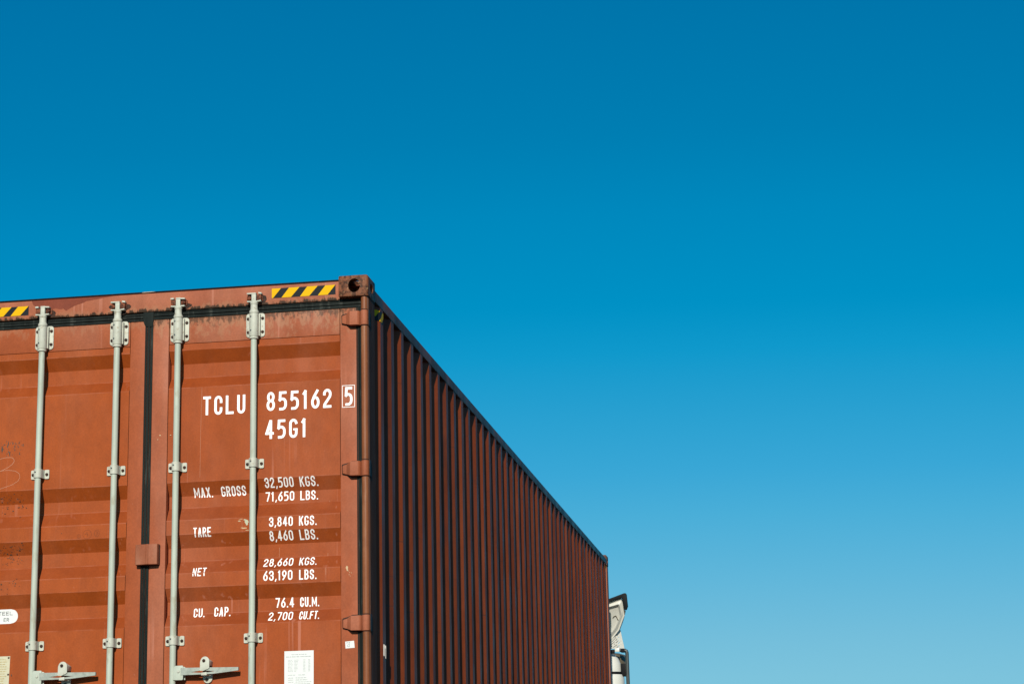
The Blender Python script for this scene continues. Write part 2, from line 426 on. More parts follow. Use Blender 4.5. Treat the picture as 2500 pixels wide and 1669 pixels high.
side_decal(11.86, 11.99, -.20, -.135)
def scrap(ya, yb, za, zb, x=-.0035):
    y = (ya+yb)/2                                   # curled away from the wall, so its face meets the light
    return MB().add([(x-.0005, y+.003, za), (x+.0065, y-.002, za-.003), (x+.0055, y-.001, zb), (x-.0008, y+.003, zb+.006)], [(0, 1, 2, 3)])
scrap(.329, .343, -1.945, -2.010).build('torn_label', m_stk, wall_r)
scrap(.360, .384, -1.948, -2.020).build('torn_label', m_stk, wall_r)

# -- doors
XR0, XR1 = -1.2075, -.076           # right door between its gaskets
doors = {}
def door(right):
    if right: x0, x1, s0, s1, zt = -1.2300, -.0650, -1.1205, -.165, -.150
    else: x0, x1, s0, s1, zt = -2.3930, -1.2320, -2.290, -1.3375, -.155
    fr = MB()
    fr.box(x0, s0, FACE, .105, -2.74, zt); fr.box(s1, x1, FACE, .105, -2.74, zt)
    mf = m_frame if right else m_frame2
    d = fr.build('door', mf, cont, .003)
    d['label'] = 'right hand door leaf with white numbers' if right else 'left hand door leaf with a chalk figure'
    mp = m_door if right else m_door2
    MB().box(s0+.003, s1-.003, FACE+.001, .100, -.3125, zt-.0005).build('door_rail', mf, d, .003)
    MB().box(s0+.002, s1-.002, FACE+.001, .100, -2.74, -2.66).build('door_rail', mf, d, .003)
    pn = MB().sheet([[(x, y, z) for x in (s0+.0026, s1-.0026)] for z, y in PROF])
    pn.v = pn.v
    p_ = pn.build('door_panel', mp, d, smooth=False)
    p_.modifiers.new('th', 'SOLIDIFY').thickness = .002
    p_.modifiers['th'].offset = 0
    return d
dr, dl = door(1), door(0)

# gaskets: several ribs across the width
RIB = [(0, .24, .0445), (.24, .31, .0490), (.31, .62, .0425), (.62, .70, .0490), (.70, 1.0, .0450)]
def gask_h(x0, x1, z1, z0, par, dy=0.):
    b = MB()
    for a, c, y in RIB: b.box(x0, x1, y+dy, .10, z1-(z1-z0)*c+.0003, z1-(z1-z0)*a-.0003)
    return b.build('gasket', m_rub, par, .0015)
def gask_v(x0, x1, z1, z0, par, dy=0.):
    b = MB()
    for a, c, y in RIB: b.box(x0+(x1-x0)*a+.0003, x0+(x1-x0)*c-.0003, y+dy, .11, z0, z1)
    return b.build('gasket', m_rub, par, .0015)
gask_h(-1.206, -.048, -.1215, -.1695, dr); gask_v(-.0755, -.049, -.1700, -2.76, dr)
gask_v(-1.2535, -1.2085, -.1705, -2.76, dr, -.001); gask_h(-2.41, -1.2545, -.1315, -.1745, dl)
MB().prism([(-1.2620, -.1145), (-1.208, -.1125), (-1.19, -.1155), (-1.178, -.1205), (-1.2062, -.1212), (-1.2062, -.172), (-1.2090, -.182), (-1.2120, -.2080), (-1.2500, -.2080), (-1.2590, -.190), (-1.2665, -.172), (-1.2650, -.140)], .0400, .0440).build('gasket_corner', m_rub, dr, .0015)

# hinges on the right-hand post
def hinge(zc):
    st = [(-.1530, .0400, .016), (-.1500, .0370, .021), (-.1290, .0355, .0270), (-.1040, .0090, .0375), (-.0620, .0100, .0385), (-.0540, .0170, .0385), (-.0490, .0300, .0385), (-.0445, .0370, .0385)]
    b = MB(); vs = []
    for x, y, h in st: vs += [(x, y, zc-h), (x, y, zc+h), (x, .0515, zc+h), (x, .0515, zc-h)]
    fs = [(k*4+i, k*4+(i+1) % 4, k*4+4+(i+1) % 4, k*4+4+i) for k in range(len(st)-1) for i in range(4)]
    e = 4*(len(st)-1)
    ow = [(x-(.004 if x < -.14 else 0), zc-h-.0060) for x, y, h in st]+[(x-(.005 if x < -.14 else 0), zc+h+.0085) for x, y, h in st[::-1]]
    MB().prism(ow, .0470, .0600).build('hinge_shade_rim', m_bolt_and_shade, dr, .001)  # dark rim added as painted shade round the hinge leaf
    h = b.add(vs, fs+[(0, 1, 2, 3), (e, e+1, e+2, e+3)]).build('hinge', m_hinge, dr, .0060, 2)
    MB().cyl((-.0260, .0250, zc-.0405), (-.0260, .0250, zc+.0405), .0205, n=28).build('hinge_knuckle', m_hinge, cont, .003)
    MB().box(-.0042, .0004, .0130, .050, zc-.044, zc+.044).build('hinge_lug', m_bolt_and_shade, cont, .0012)
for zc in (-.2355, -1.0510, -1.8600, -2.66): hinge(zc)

# -- lock box bridging both doors
MB().prism(rrect(-1.2115, -1.4575, .0640, .0565, .008), .0385, .0480).build('lock_box_shade_rim', m_bolt_and_shade, dr)  # dark rim round the box, painted shade as at the hinges
bx = [(-1.2725, .0130), (-1.2690, .0095), (-1.2130, .0040), (-1.2080, .0005), (-1.2010, .0005), (-1.1975, .0050), (-1.1530, .0075), (-1.1505, .0110), (-1.1505, .0480), (-1.2725, .0480)]
MB().prism_z(bx, -1.5110, -1.4035).build('lock_box', paint('lock_box_paint', (.31, .090, .040), (.42, .18, .105), .4, .6, .3, specks=.8, off=19.), dr, .004, 3)

# -- locking bars
CY = .0145
def bar(cx, flip, handle, par):
    b = MB().cyl((cx, CY, -2.86), (cx, CY, -.150), .0166, n=32).build('locking_bar', m_bar, cont)
    # cam head
    k = MB()
    k.lathe(cx, CY, [(.0245, -.1775), (.0255, -.1755), (.0255, -.1660), (.0205, -.1590), (.0195, -.1560), (.0190, -.1290), (.0215, -.1250), (.0215, -.1200), (.0150, -.1120)], 28)
    k.box(cx-.0120, cx+.0120, .0040, .0300, -.1160, -.0640)
    d = -1 if flip else 1
    def ear(xa, xb, z0, z1, y0=.000, y1=.030, tilt=0.):
        p = [(cx+xa*d, z0), (cx+xb*d, z0+tilt), (cx+xb*d, z1+tilt), (cx+xa*d, z1)]
        k.prism(p, y0, y1)
    ear(-.012, .0380, -.0715, -.0640, .002, .030, -.004 if not flip else 0)
    ear(-.0430, -.0250, -.0730, -.0640, .004, .030, .003 if flip else 0)
    ear(.0115, .0370, -.1160, -.1090, .002, .030, .001)
    ear(-.0115, -.0400, -.1170, -.1100, .002, .030, .004 if flip else .002)
    k.build('cam_head', m_brk, b, .0015)
    r_ = MB()
    r_.prism(rrect(cx-.0285*d, -.0905, .0130, .0150, .006), .0090, .0360)
    r_.cyl((cx+.0270*d, .0080, -.0905), (cx+.0270*d, .0360, -.0905), .0105, .0130, n=14)
    r_.box(min(cx-.045*d, cx+.045*d), max(cx-.045*d, cx+.045*d), .0290, .0360, -.1060, -.0760)
    r_.build('cam_keeper', m_rust, hd, .003)
    # top bearing
    q = MB().prism(rrect(cx, -.2360, .0520, .0660, .016), .0440, .0512)
    for sx in (-1, 1): q.box(min(cx+sx*.0235, cx+sx*.0300), max(cx+sx*.0235, cx+sx*.0300), .0220, .0450, -.300, -.178)
    q.lathe(cx, CY, [(.0235, -.3190), (.0240, -.3175), (.0240, -.3090), (.0215, -.3080), (.0215, -.3065), (.0242, -.3055), (.0248, -.3040), (.0248, -.1800), (.0238, -.1785)], 36)
    q.build('bearing_bracket', m_brk, b, .0012)
    for sx in (-1, 1):
        for z in (-.1990, -.2740):
            MB().cyl((cx+sx*.0400, .0380, z), (cx+sx*.0400, .0440, z), .0084, .0094, n=6).build('bracket_bolt', m_bolt_and_shade, b, .001)
    for z in (-.1985, -.2745): MB().cyl((cx-.0120, CY-.0235, z), (cx-.0120, CY-.01, z), .0046, n=14).build('rivet', m_pipe, b)
    # guide brackets
    for zc in (-.9945, -1.9145, -2.66):
        q = MB()
        for sx in (-1, 1):
            q.prism(rrect(cx+sx*.0385, zc, .0125, .0250, .006), .0445, .0512)
        n = 20; outer = []; inner = []
        for i in range(n+1):
            a = R(180+180*i/n)
            outer.append((cx+.0225*math.cos(a), CY+.0225*math.sin(a))); inner.append((cx+.0172*math.cos(a), CY+.0172*math.sin(a)))
        outer = [(cx-.0270, .0500), (cx-.0235, .0400)]+outer+[(cx+.0235, .0400), (cx+.0270, .0500)]
        inner = [(cx-.0205, .0500), (cx-.0175, .0400)]+inner+[(cx+.0175, .0400), (cx+.0205, .0500)]
        m_ = len(outer)
        q.add([(x, y, zc-.0235) for x, y in outer+inner]+[(x, y, zc+.0235) for x, y in outer+inner],
              [(i, i+1, m_+i+1, m_+i) for i in range(m_-1)]+[(2*m_+i, 2*m_+i+1, 3*m_+i+1, 3*m_+i) for i in range(m_-1)] +
              [(i, i+1, 2*m_+i+1, 2*m_+i) for i in range(m_-1)]+[(m_+i, m_+i+1, 3*m_+i+1, 3*m_+i) for i in range(m_-1)])
        q.build('guide_bracket', m_brk, b)
        for sx in (-1, 1): MB().cyl((cx+sx*.0385, .0380, zc-.001), (cx+sx*.0385, .0446, zc-.001), .0084, .0092, n=6).build('bracket_bolt', m_bolt_and_shade, b, .001)
        MB().cyl((cx-.0075, CY-.0235, zc+.006), (cx-.0075, CY-.01, zc+.006), .0044, n=14).build('rivet', m_pipe, b)
    if not handle: return b
    # hub, lever, retainer
    hz = -2.0840
    hub = MB().prism([(cx+.0080, hz+.024), (cx+.0190, hz+.0365), (cx+.0590, hz+.0370), (cx+.0625, hz+.0330), (cx+.0625, hz-.0340), (cx+.0580, hz-.0385), (cx+.0080, hz-.0375)], -.0040, .0020)
    hub.prism([(cx+.0080, hz+.020), (cx+.0560, hz+.0330), (cx+.0660, hz+.0300), (cx+.0660, hz-.0360), (cx+.0080, hz-.0370)], .0240, .0300)
    hub.box(cx+.006, cx+.022, .0022, .0238, hz-.036, hz+.02)
    hub.build('handle_hub', m_bar, b, .002)
    MB().lathe(0, 0, [(.0082, 0), (.0082, .003), (.006, .0055), (.002, .0065)], 18)
    rv = MB().cyl((cx+.0370, -.0090, hz+.006), (cx+.0370, -.0040, hz+.006), .0062, .0082, n=18)
    rv.cyl((cx+.0370, .0020, hz+.006), (cx+.0370, .0240, hz+.006), .0075, n=14)
    rv.build('handle_pin', m_brk, b, .0015)
    stn = []
    N = 40
    for i in range(N+1):
        t = i/N; x = cx+.050+.309*t
        zt = -2.0590-.006*t; zb = -2.0970+.0045*max(0, t-.25)+.0115*max(0, (t-.55)/.45)
        zm = -2.0835+.002*t
        if .105 <= x-cx <= .234:
            s_ = math.sin(math.pi*(x-cx-.105)/.129); op = .0052*s_**1.1
        else: op = 0
        yf = -.0060+.0020*t-(.0040*math.sin(math.pi*min(1, max(0, (x-cx-.09)/.16))))
        stn.append((x, zt, zm+op, zm-op, zb, yf))
    lv = MB()
    for (k0, k1) in ((1, 2), (3, 4)):
        vs = []
        for s_ in stn: vs += [(s_[0], s_[5], s_[k0]), (s_[0], s_[5]+.0022 if k0 == 1 else s_[5]+.0022, s_[k1]) if False else (s_[0], s_[5], s_[k1]), (s_[0], s_[5]+.0150, s_[k1]), (s_[0], s_[5]+.0150, s_[k0])]
        fs = [(k*4+i, k*4+(i+1) % 4, k*4+4+(i+1) % 4, k*4+4+i) for k in range(N) for i in range(4)]
        lv.add(vs, fs+[(0, 1, 2, 3), (4*N, 4*N+1, 4*N+2, 4*N+3)])
    lv.build('handle_lever', m_lev, b, .0011, 1)
    kx = cx+.1815
    up = [(kx-.0255, -2.0680), (kx-.0250, -2.0320)]+[(kx+.0010+.0235*math.cos(R(a)), -2.0290+.0235*math.sin(R(a))) for a in range(160, -1, -20)]+[(kx+.0250, -2.0660), (kx+.0180, -2.0700), (kx-.0080, -2.0800), (kx-.0240, -2.0790), (kx-.0300, -2.0740)]
    rt = MB().prism(up, -.0150, -.0100)
    rt.prism([(kx-.022, -2.052), (kx+.022, -2.052), (kx+.024, -2.028), (kx, -2.010), (kx-.022, -2.026)], -.0098, .0510)
    lo = [(kx+.0250, -2.0850), (kx+.0255, -2.1150)]+[(kx+.0005+.0250*math.cos(R(a)), -2.1150+.0250*math.sin(R(a))) for a in range(-20, -161, -20)]+[(kx-.0255, -2.1150), (kx-.0255, -2.0850)]
    rt.prism(lo, .0400, .0510)
    rt.prism([(kx-.0200, -2.0880), (kx+.0100, -2.0850), (kx+.0110, -2.1020), (kx-.0190, -2.1020)], -.0120, .0400)
    rt.build('handle_retainer', m_brk, b, .0018)
    MB().cyl((kx-.0040, -.0210, -2.0270), (kx-.0040, -.0150, -2.0270), .0084, .0094, n=6).build('retainer_bolt', m_bolt_and_shade, b, .001)
    MB().cyl((kx-.0040, .0335, -2.1210), (kx-.0040, .0400, -2.1210), .0084, .0094, n=6).build('retainer_bolt', m_bolt_and_shade, b, .001)
    return b
bar(-1.829, 0, 1, dl); bar(-1.401, 1, 0, dl); bar(-1.0575, 0, 1, dr); bar(-.6330, 1, 0, dr)

sn = 0
for cx in (-1.829, -1.401, -1.0575, -.6330):  # dark blots: cam head shadow painted in with rust around the keepers
    st_ = []
    for i in range(22):
        a = i*math.tau/22; q = 1+.18*math.sin(a*3+cx*9)+.12*math.sin(a*5+cx*4)+random.uniform(-.06, .06)
        st_.append((cx+.006+.055*q*math.cos(a), -.099+(.030 if math.sin(a) < 0 else .034)*q*math.sin(a)))
    MB().prism(st_, .0341, .0352).build('shade_rust_blot', m_bolt_and_shade, hd)
# ------------------------------------------------------------------ lettering (stroke glyphs in a 1 x 1 cell)
def arc(cx, cy, rx_, ry, a0, a1, n=10):
    return [(cx+rx_*math.cos(R(a0+(a1-a0)*i/n)), cy+ry*math.sin(R(a0+(a1-a0)*i/n))) for i in range(n+1)]
K = .22
GL = {
 'T': [[(0, 1), (1, 1)], [(.5, .9), (.5, 0)]], 'L': [[(0, 1), (0, 0), (1, 0)]],
 'U': [[(0, 1)]+arc(.5, K, .5, K, 180, 360)+[(1, 1)]],
 'C': [[(1, .70)]+arc(.5, 1-K, .5, K, 0, 180)+arc(.5, K, .5, K, 180, 360)+[(1, .30)]],
 'G': [arc(.5, 1-K, .5, K, 12, 180)+arc(.5, K, .5, K, 180, 360)+[(1, .36)], ([(1.08, .44), (.62, .44)], .75)],
 'O': [[(1, .5), (1, 1-K)]+arc(.5, 1-K, .5, K, 0, 180)+arc(.5, K, .5, K, 180, 360)+[(1, .5)]],
 '1': [[(.10, .86), (.62, 1)], [(.62, 1), (.62, 0)]],
 '2': [arc(.5, 1-K, .5, K, 185, 0)+[(1, .72), (.92, .60), (.06, .14), (0, 0)], [(0, 0), (1, 0)]],
 '3': [arc(.5, 1-K, .5, K, 185, 0)+[(1, .66)]+arc(.52, .66, .48, .14, 0, -80, 4)+[(.40, .52)], arc(.52, .36, .48, .16, 75, 0, 4)+arc(.5, K, .5, K, 0, -185)],
 '4': [[(.72, 0), (.72, 1)], [(.66, 1), (0, .26)], [(0, .26), (1.04, .26)]],
 '5': [[(.96, 1), (.10, 1)], [(.09, 1), (.03, .58)], [(.03, .55), (.22, .61)]+arc(.46, .38, .54, .24, 90, 0, 7)+[(1, .26)]+arc(.42, .26, .58, .26, 0, -95, 9)+[(.10, .0)]],
 '6': [[(.84, 1), (.30, .66), (.05, .42)], arc(.5, .30, .5, .30, 0, 360, 26)],
 '7': [[(0, 1), (1, 1)], [(1, 1), (.86, .66), (.42, 0)]],
 '8': [arc(.5, .765, .43, .235, 0, 360, 22), arc(.5, .27, .5, .27, 0, 360, 24)],
 '9': [[(.16, 0), (.70, .34), (.95, .58)], arc(.5, .70, .5, .30, 0, 360, 26)],
 '0': [[(1, .5), (1, 1-K)]+arc(.5, 1-K, .5, K, 0, 180)+arc(.5, K, .5, K, 180, 360)+[(1, .5)]],
 'K': [[(0, 1), (0, 0)], [(1, 1), (.05, .42)], [(.40, .60), (1, 0)]],
 'S': [[(1, .76)]+arc(.5, 1-K, .5, K, 10, 180)+[(.02, .66), (.2, .56), (.8, .44), (.98, .34)]+arc(.5, K, .5, K, 0, -180)+[(0, .26)]],
 'M': [([(0, 0), (0, 1)], .85), ([(.02, 1), (.5, .22)], .6), ([(.5, .22), (.98, 1)], .6), ([(1, 1), (1, 0)], .85)],
 'A': [[(0, 0), (.46, .98)], [(.54, .98), (1, 0)], ([(.24, .26), (.76, .26)], .7)],
 'X': [[(0, 1), (1, 0)], [(1, 1), (0, 0)]], 'I': [[(.5, 1), (.5, 0)]],
 'R': [[(0, 0), (0, 1)], [(.06, 1), (.5, 1)]+arc(.5, .75, .5, .25, 90, -90, 9)+[(.06, .5)], [(.5, .46), (1, 0)]],
 'P': [[(0, 0), (0, 1)], [(.06, 1), (.5, 1)]+arc(.5, .74, .5, .26, 90, -90, 9)+[(.06, .48)]],
 'B': [[(0, 0), (0, 1)], [(.06, 1), (.5, 1)]+arc(.5, .76, .45, .24, 90, -80, 8), [(.1, .53), (.5, .53)]+arc(.5, .265, .5, .265, 90, -90, 9)+[(.06, 0)]],
 'E': [[(0, 1), (0, 0)], [(.06, 1), (1, 1)], [(.06, 0), (1, 0)], [(.06, .52), (.82, .52)]], 'F': [[(0, 1), (0, 0)], [(.06, 1), (1, 1)], [(.06, .52), (.82, .52)]],
 'N': [([(0, 0), (0, 1)], .85), ([(.0, 1), (1, 0)], .62), ([(1, 0), (1, 1)], .85)],
}
def ribbon(mb, pts, wd, yf, dy, cap=False):
    """flat painted stroke through pts (x, z); yf(z) is the surface it lies on"""
    pts = [Vector(p_) for p_ in pts]
    if cap and (pts[0]-pts[-1]).length > 1e-4:     # square ends
        pts = [pts[0]+(pts[0]-pts[1]).normalized()*wd*.45]+pts[1:-1]+[pts[-1]+(pts[-1]-pts[-2]).normalized()*wd*.45]
    q = [Vector(pts[0])]
    for p_ in pts[1:]:
        if (Vector(p_)-q[-1]).length > 1e-5: q.append(Vector(p_))
    fine = []
    for a, b in zip(q, q[1:]):
        n = max(1, int((b-a).length/.006))
        fine += [(a.lerp(b, i/n), i == 0) for i in range(n)]
    fine.append((q[-1], True)); n = len(fine)
    closed = (q[0]-q[-1]).length < 1e-4
    rows = []
    for i, (c, _) in enumerate(fine):
        a = fine[i-1][0] if i else (fine[-2][0] if closed else None)
        b = fine[i+1][0] if i < n-1 else (fine[1][0] if closed else None)
        d1 = (c-a).normalized() if a is not None else (b-c).normalized()
        d2 = (b-c).normalized() if b is not None else d1
        n1, n2 = Vector((-d1.y, d1.x)), Vector((-d2.y, d2.x))
        mt = n1+n2
        mt = mt.normalized() if mt.length > 1e-6 else n1
        k = min(2.2, 1/max(.35, mt.dot(n1)))
        rows.append([(c.x+mt.x*wd*.5*k*s_, yf(c.y+mt.y*wd*.5*k*s_)-dy, c.y+mt.y*wd*.5*k*s_) for s_ in (-1, 0, 1)])
    mb.sheet(rows)
def text(name, words, mat, par, yf, stroke=.135):
    """words: (string, x left, x right, z top, z bottom)"""
    mb = MB(); lay = 0
    for (s_, x0, x1, zt, zb) in words:
        h = zt-zb; wd = h*stroke
        wts = [(.42 if stroke > .133 else .34) if ch in '.,' else (.62 if ch == '1' else (1.4 if ch == 'M' else 1.)) for ch in s_]
        gap = .42 if stroke > .133 else .30
        tot = sum(wts)+gap*(len(s_)-1); uw = (x1-x0)/tot; x = x0
        for ch, wt in zip(s_, wts):
            cw = uw*wt
            if ch in '.,':
                mb_pts = [[(x+cw*.45-wd*.5, zb+wd*.55), (x+cw*.45+wd*.5, zb+wd*.55)]] if ch == '.' else [[(x+cw*.80, zb+wd*1.2), (x+cw*.15, zb-wd*.9)]]
                for st in mb_pts: ribbon(mb, st, wd*(1.1 if ch == '.' else .8), yf, .0012)
            else:
                gw, gh = cw-wd, h-wd
                for st in GL[ch]:
                    lay = (lay+1) % 4; kw = 1.
                    if isinstance(st, tuple): st, kw = st
                    ribbon(mb, [(x+wd*.5+a*gw, zb+wd*.5+b_*gh) for a, b_ in st], wd*kw, yf, .0012+lay*.0003, True)
            x += cw+uw*gap
    return mb.build(name, mat, par, smooth=False)
flat = lambda z: FLUSH
text('lettering', [('TCLU', -.924, -.689, -.6125, -.7155)], m_let, dr, flat)
text('lettering', [('855162', -.571, -.214, -.6075, -.7105)], m_let, dr, flat)
text('lettering', [('5', -.141, -.098, -.6045, -.7060)], m_let, dr, lambda z: FACE)
bxm = MB()
for (a, c, d, e) in ((-.1555, -.0855, -.5975, -.5945), (-.1555, -.0855, -.7150, -.7120)): bxm.add([(a, FACE-.0012, d), (c, FACE-.0012, d), (c, FACE-.0012, e), (a, FACE-.0012, e)], [(0, 1, 2, 3)])
for (a, c, d, e) in ((-.1555, -.1525, -.7118, -.5977), (-.0885, -.0855, -.7118, -.5977)): bxm.add([(a, FACE-.0012, d), (c, FACE-.0012, d), (c, FACE-.0012, e), (a, FACE-.0012, e)], [(0, 1, 2, 3)])
bxm.build('check_digit_frame', m_let, dr)
text('lettering', [('45G1', -.577, -.352, -.7605, -.8635)], m_let, dr, flat)
SW = .132
def tline(*ws):
    for (t_, x0, x1, zt, zb) in ws:                # measured on a plane 65 mm deep, set on the true surface
        d = prof((zt+zb)/2)-.065
        fx = lambda x: x-d*(2.275-x)/10.2
        fz = lambda z: z+d*(z+2.884)/10.2
        text('lettering', [(t_, fx(x0), fx(x1), fz(zt), fz(zb))], m_let, dr, prof, SW)
tline(('MAX.', -.969, -.866, -1.1085, -1.1590), ('GROSS', -.819, -.684, -1.1080, -1.1585))
tline(('32,500', -.582, -.425, -1.0725, -1.1225), ('KGS.', -.391, -.291, -1.0735, -1.1240))
tline(('71,650', -.577, -.420, -1.1475, -1.1980), ('LBS.', -.387, -.290, -1.1485, -1.1985))
tline(('TARE', -.972, -.875, -1.3190, -1.3690))
tline(('3,840', -.557, -.428, -1.2820, -1.3325), ('KGS.', -.394, -.298, -1.2825, -1.3335))
tline(('8,460', -.554, -.426, -1.3575, -1.4070), ('LBS.', -.391, -.293, -1.3570, -1.4075))
tline(('NET', -.972, -.898, -1.5320, -1.5780))
tline(('28,660', -.584, -.425, -1.5005, -1.5445), ('KGS.', -.391, -.296, -1.5010, -1.5450))
tline(('63,190', -.587, -.429, -1.5655, -1.6170), ('LBS.', -.393, -.299, -1.5665, -1.6185))
tline(('CU.', -.962, -.901, -1.7475, -1.7950), ('CAP.', -.850, -.760, -1.7450, -1.7950))
tline(('76.4', -.520, -.420, -1.7095, -1.7605), ('CU.M.', -.387, -.285, -1.7105, -1.7610))
tline(('2,700', -.556, -.426, -1.7820, -1.8270), ('CU.FT.', -.391, -.283, -1.7825, -1.8275))

# -- stickers and plates
def plate(name, mat, par, pts, y0, th=.0012): return MB().prism(pts, y0-th, y0).build(name, mat, par)
st = plate('data_sticker', m_stk, dr, [(-.468, -1.9885), (-.312, -1.9885), (-.312, -2.235), (-.468, -2.235)], FLUSH)
pr = MB()
def dash(mb, x0, x1, z, h, y): mb.add([(x0, y, z), (x1, y, z), (x1, y, z+h), (x0, y, z+h)], [(0, 1, 2, 3)])
def words(mb, x0, x1, z, h, y, lo=.008, hi=.022, gap=.003):
    x = x0
    while x < x1-.003:
        e = min(x1, x+random.uniform(lo, hi)); xx = x
        while xx < e-.0008:                          # letter sized ticks
            cw = random.uniform(.0011, .0018); dash(mb, xx, min(e, xx+cw), z+random.uniform(0, .0003), h*random.uniform(.75, 1), y); xx += cw+.0006
        x = e+gap
sy = FLUSH-.0016
words(pr, -.430, -.346, -2.0090, .0036, sy); words(pr, -.458, -.322, -2.0205, .0040, sy)
for i in range(9):
    z = -2.0370-i*.0072
    words(pr, -.449, -.424+random.uniform(-.004, .004), z, .0026, sy); words(pr, -.415, -.397+random.uniform(-.004, .008), z, .0026, sy)
    words(pr, -.368, -.356, z, .0026, sy); words(pr, -.340, -.330, z, .0032, sy)
words(pr, -.450, -.410, -2.1140, .0034, sy); words(pr, -.394, -.354, -2.1140, .0034, sy)
for i in range(3):
    words(pr, -.447, -.420, -2.1290-i*.0105, .0036, sy); words(pr, -.408, -.345+.02*(i == 2), -2.1290-i*.0105, .0036, sy)
for i in range(6): words(pr, -.418+.03*(i % 2), -.330, -2.1600-i*.0105, .0036, sy)
pr.build('sticker_print', m_gry, dr)['kind'] = 'stuff'
plate('small_sticker', m_stk, dr, [(-.1435, -1.9505), (-.0965, -1.9475), (-.0930, -1.9835), (-.1415, -1.9860)], FACE)
sm = MB()
for s_ in ([(-.1345, -1.9620), (-.1340, -1.9535), (-.1280, -1.9590), (-.1190, -1.9545), (-.1195, -1.9625)], [(-.1310, -1.9750), (-.1310, -1.9680), (-.1200, -1.9655), (-.1195, -1.9755)], [(-.1310, -1.9750), (-.1200, -1.9700)][:0] or [(-.1312, -1.9755), (-.1255, -1.9775), (-.1195, -1.9758)]):
    ribbon(sm, s_, .0013, lambda z: FACE, .0017)
sm.build('sticker_print', m_pipe, dr)['kind'] = 'stuff'
ov = rrect(-2.092, -1.7465, .143, .0390, .0385, 12)
MB().add([(x, prof(z)-.0014, z) for x, z in ov]+[(-2.092, prof(-1.7465)-.0014, -1.7465)], [(i, (i+1) % len(ov), len(ov)) for i in range(len(ov))])
rows = []
for i in range(17):                                  # follows the recess and the slope under it
    z = -1.7075-.078*i/16; t = abs(z+1.7465)/.039; hx = .104+.039*math.sqrt(max(0, 1-t*t))
    rows.append([(-2.092+hx*q, prof(z)-.0014, z) for q in (-1, -.5, 0, .5, 1)])
MB().sheet(rows).build('oval_label', m_stk, dl, smooth=False)
text('label_print', [('STEEL', -2.080, -1.978, -1.7200, -1.7390)], m_ink, dl, lambda z: prof(z)-.0006, .12)
text('label_print', [('ER', -2.028, -1.998, -1.7540, -1.7735)], m_ink, dl, lambda z: prof(z)-.0006, .12)
plate('data_plate', m_pla, dl, [(-2.165, -1.9600), (-1.9655, -1.9610), (-1.9690, -2.110), (-1.9720, -2.200), (-2.165, -2.200)], FLUSH, .0025)
pp = MB()
for i in range(14): words(pp, -2.155, -1.985+random.uniform(-.012, .004), -1.9800-i*.0125, .0042, FLUSH-.0030)
pp.build('plate_print', m_brn, dl)['kind'] = 'stuff'
pv = MB()
for z in (-1.9695, -2.0575, -2.145): pv.cyl((-1.9735, FLUSH-.006, z), (-1.9735, FLUSH-.001, z), .0045, .0060, n=12)
pv.build('plate_rivet', m_chip, dl)

# -- hand marks, chips and scrapes
ck = MB()
ribbon(ck, [(-2.095, -.905), (-2.060, -.895), (-2.030, -.8895), (-2.000, -.8905), (-1.986, -.898), (-1.982, -.912), (-1.992, -.928), (-2.018, -.945), (-2.048, -.959), (-2.085, -.970)], .0015, flat, .0012)
ribbon(ck, [(-2.085, -.968), (-2.050, -.961), (-2.010, -.960), (-1.975, -.966), (-1.952, -.981), (-1.946, -1.000), (-1.955, -1.020), (-1.985, -1.039), (-2.020, -1.050), (-2.070, -1.064)], .0013, flat, .0015)
ck.build('chalk_figure', m_chalk, dl, smooth=False)
mk = MB()
pf = lambda z: prof(z)
ribbon(mk, [(-1.6035+.0095*math.cos(a*.3), -1.3385+.0110*math.sin(a*.3)) for a in range(22)], .0013, pf, .0012)
ribbon(mk, [(-1.6035, -1.331), (-1.6030, -1.347)], .0013, pf, .0015)
ribbon(mk, [(-1.5570+.0240*math.cos(a*.3), -1.3300+.0235*math.sin(a*.3)) for a in range(22)], .0013, pf, .0012)
ribbon(mk, [(-1.5580, -1.318), (-1.5680, -1.330), (-1.5500, -1.331)], .0013, pf, .0015)
ribbon(mk, [(-1.5530, -1.322), (-1.5560, -1.340)], .0013, pf, .0018)
ribbon(mk, [(-1.5030+.0130*math.cos(a*.3), -1.3260+.0180*math.sin(a*.3)) for a in range(22)], .0013, pf, .0012)
ribbon(mk, [(-1.5075, -1.318), (-1.4995, -1.319), (-1.5035, -1.326), (-1.4990, -1.330), (-1.5075, -1.335)], .0013, pf, .0015)
mk.build('marker_figures', m_mark, dl, smooth=False)['kind'] = 'stuff'
def blob(mb, cx, cz, rx_, rz_, yf, dy=.0011, n=14):
    ph = [random.uniform(.6, 1.25) for _ in range(n)]
    ring = [(cx+rx_*ph[i]*math.cos(i*math.tau/n), cz+rz_*ph[i]*math.sin(i*math.tau/n)) for i in range(n)]
    mb.add([(x, yf(z)-dy, z) for x, z in ring]+[(cx, yf(cz)-dy, cz)], [(i, (i+1) % n, n) for i in range(n)])
cp = MB(); k = 0
for _ in range(46):
    x = -2.10+.16*random.random()**.9; z = -.80-.085*random.random(); k += 1
    s_ = random.choice((.0015, .002, .002, .003, .004))
    blob(cp, x, z, s_*.8, s_*random.uniform(1, 2.6), flat, .0009+.00002*k)
for (x, z, a, b_) in ((-2.054, -.846, .0045, .012), (-2.011, -.862, .0050, .0055), (-1.9945, -.812, .0025, .007), (-1.9345, -.826, .0025, .011), (-2.040, -.818, .003, .004), (-1.954, -.866, .002, .004)):
    k += 1; blob(cp, x, z, a, b_, flat, .0009+.00002*k)
for _ in range(30):
    k += 1; blob(cp, random.uniform(-2.06, -1.93), random.uniform(-1.145, -1.09), random.uniform(.001, .004), random.uniform(.0008, .002), prof, .0009+.00002*k)
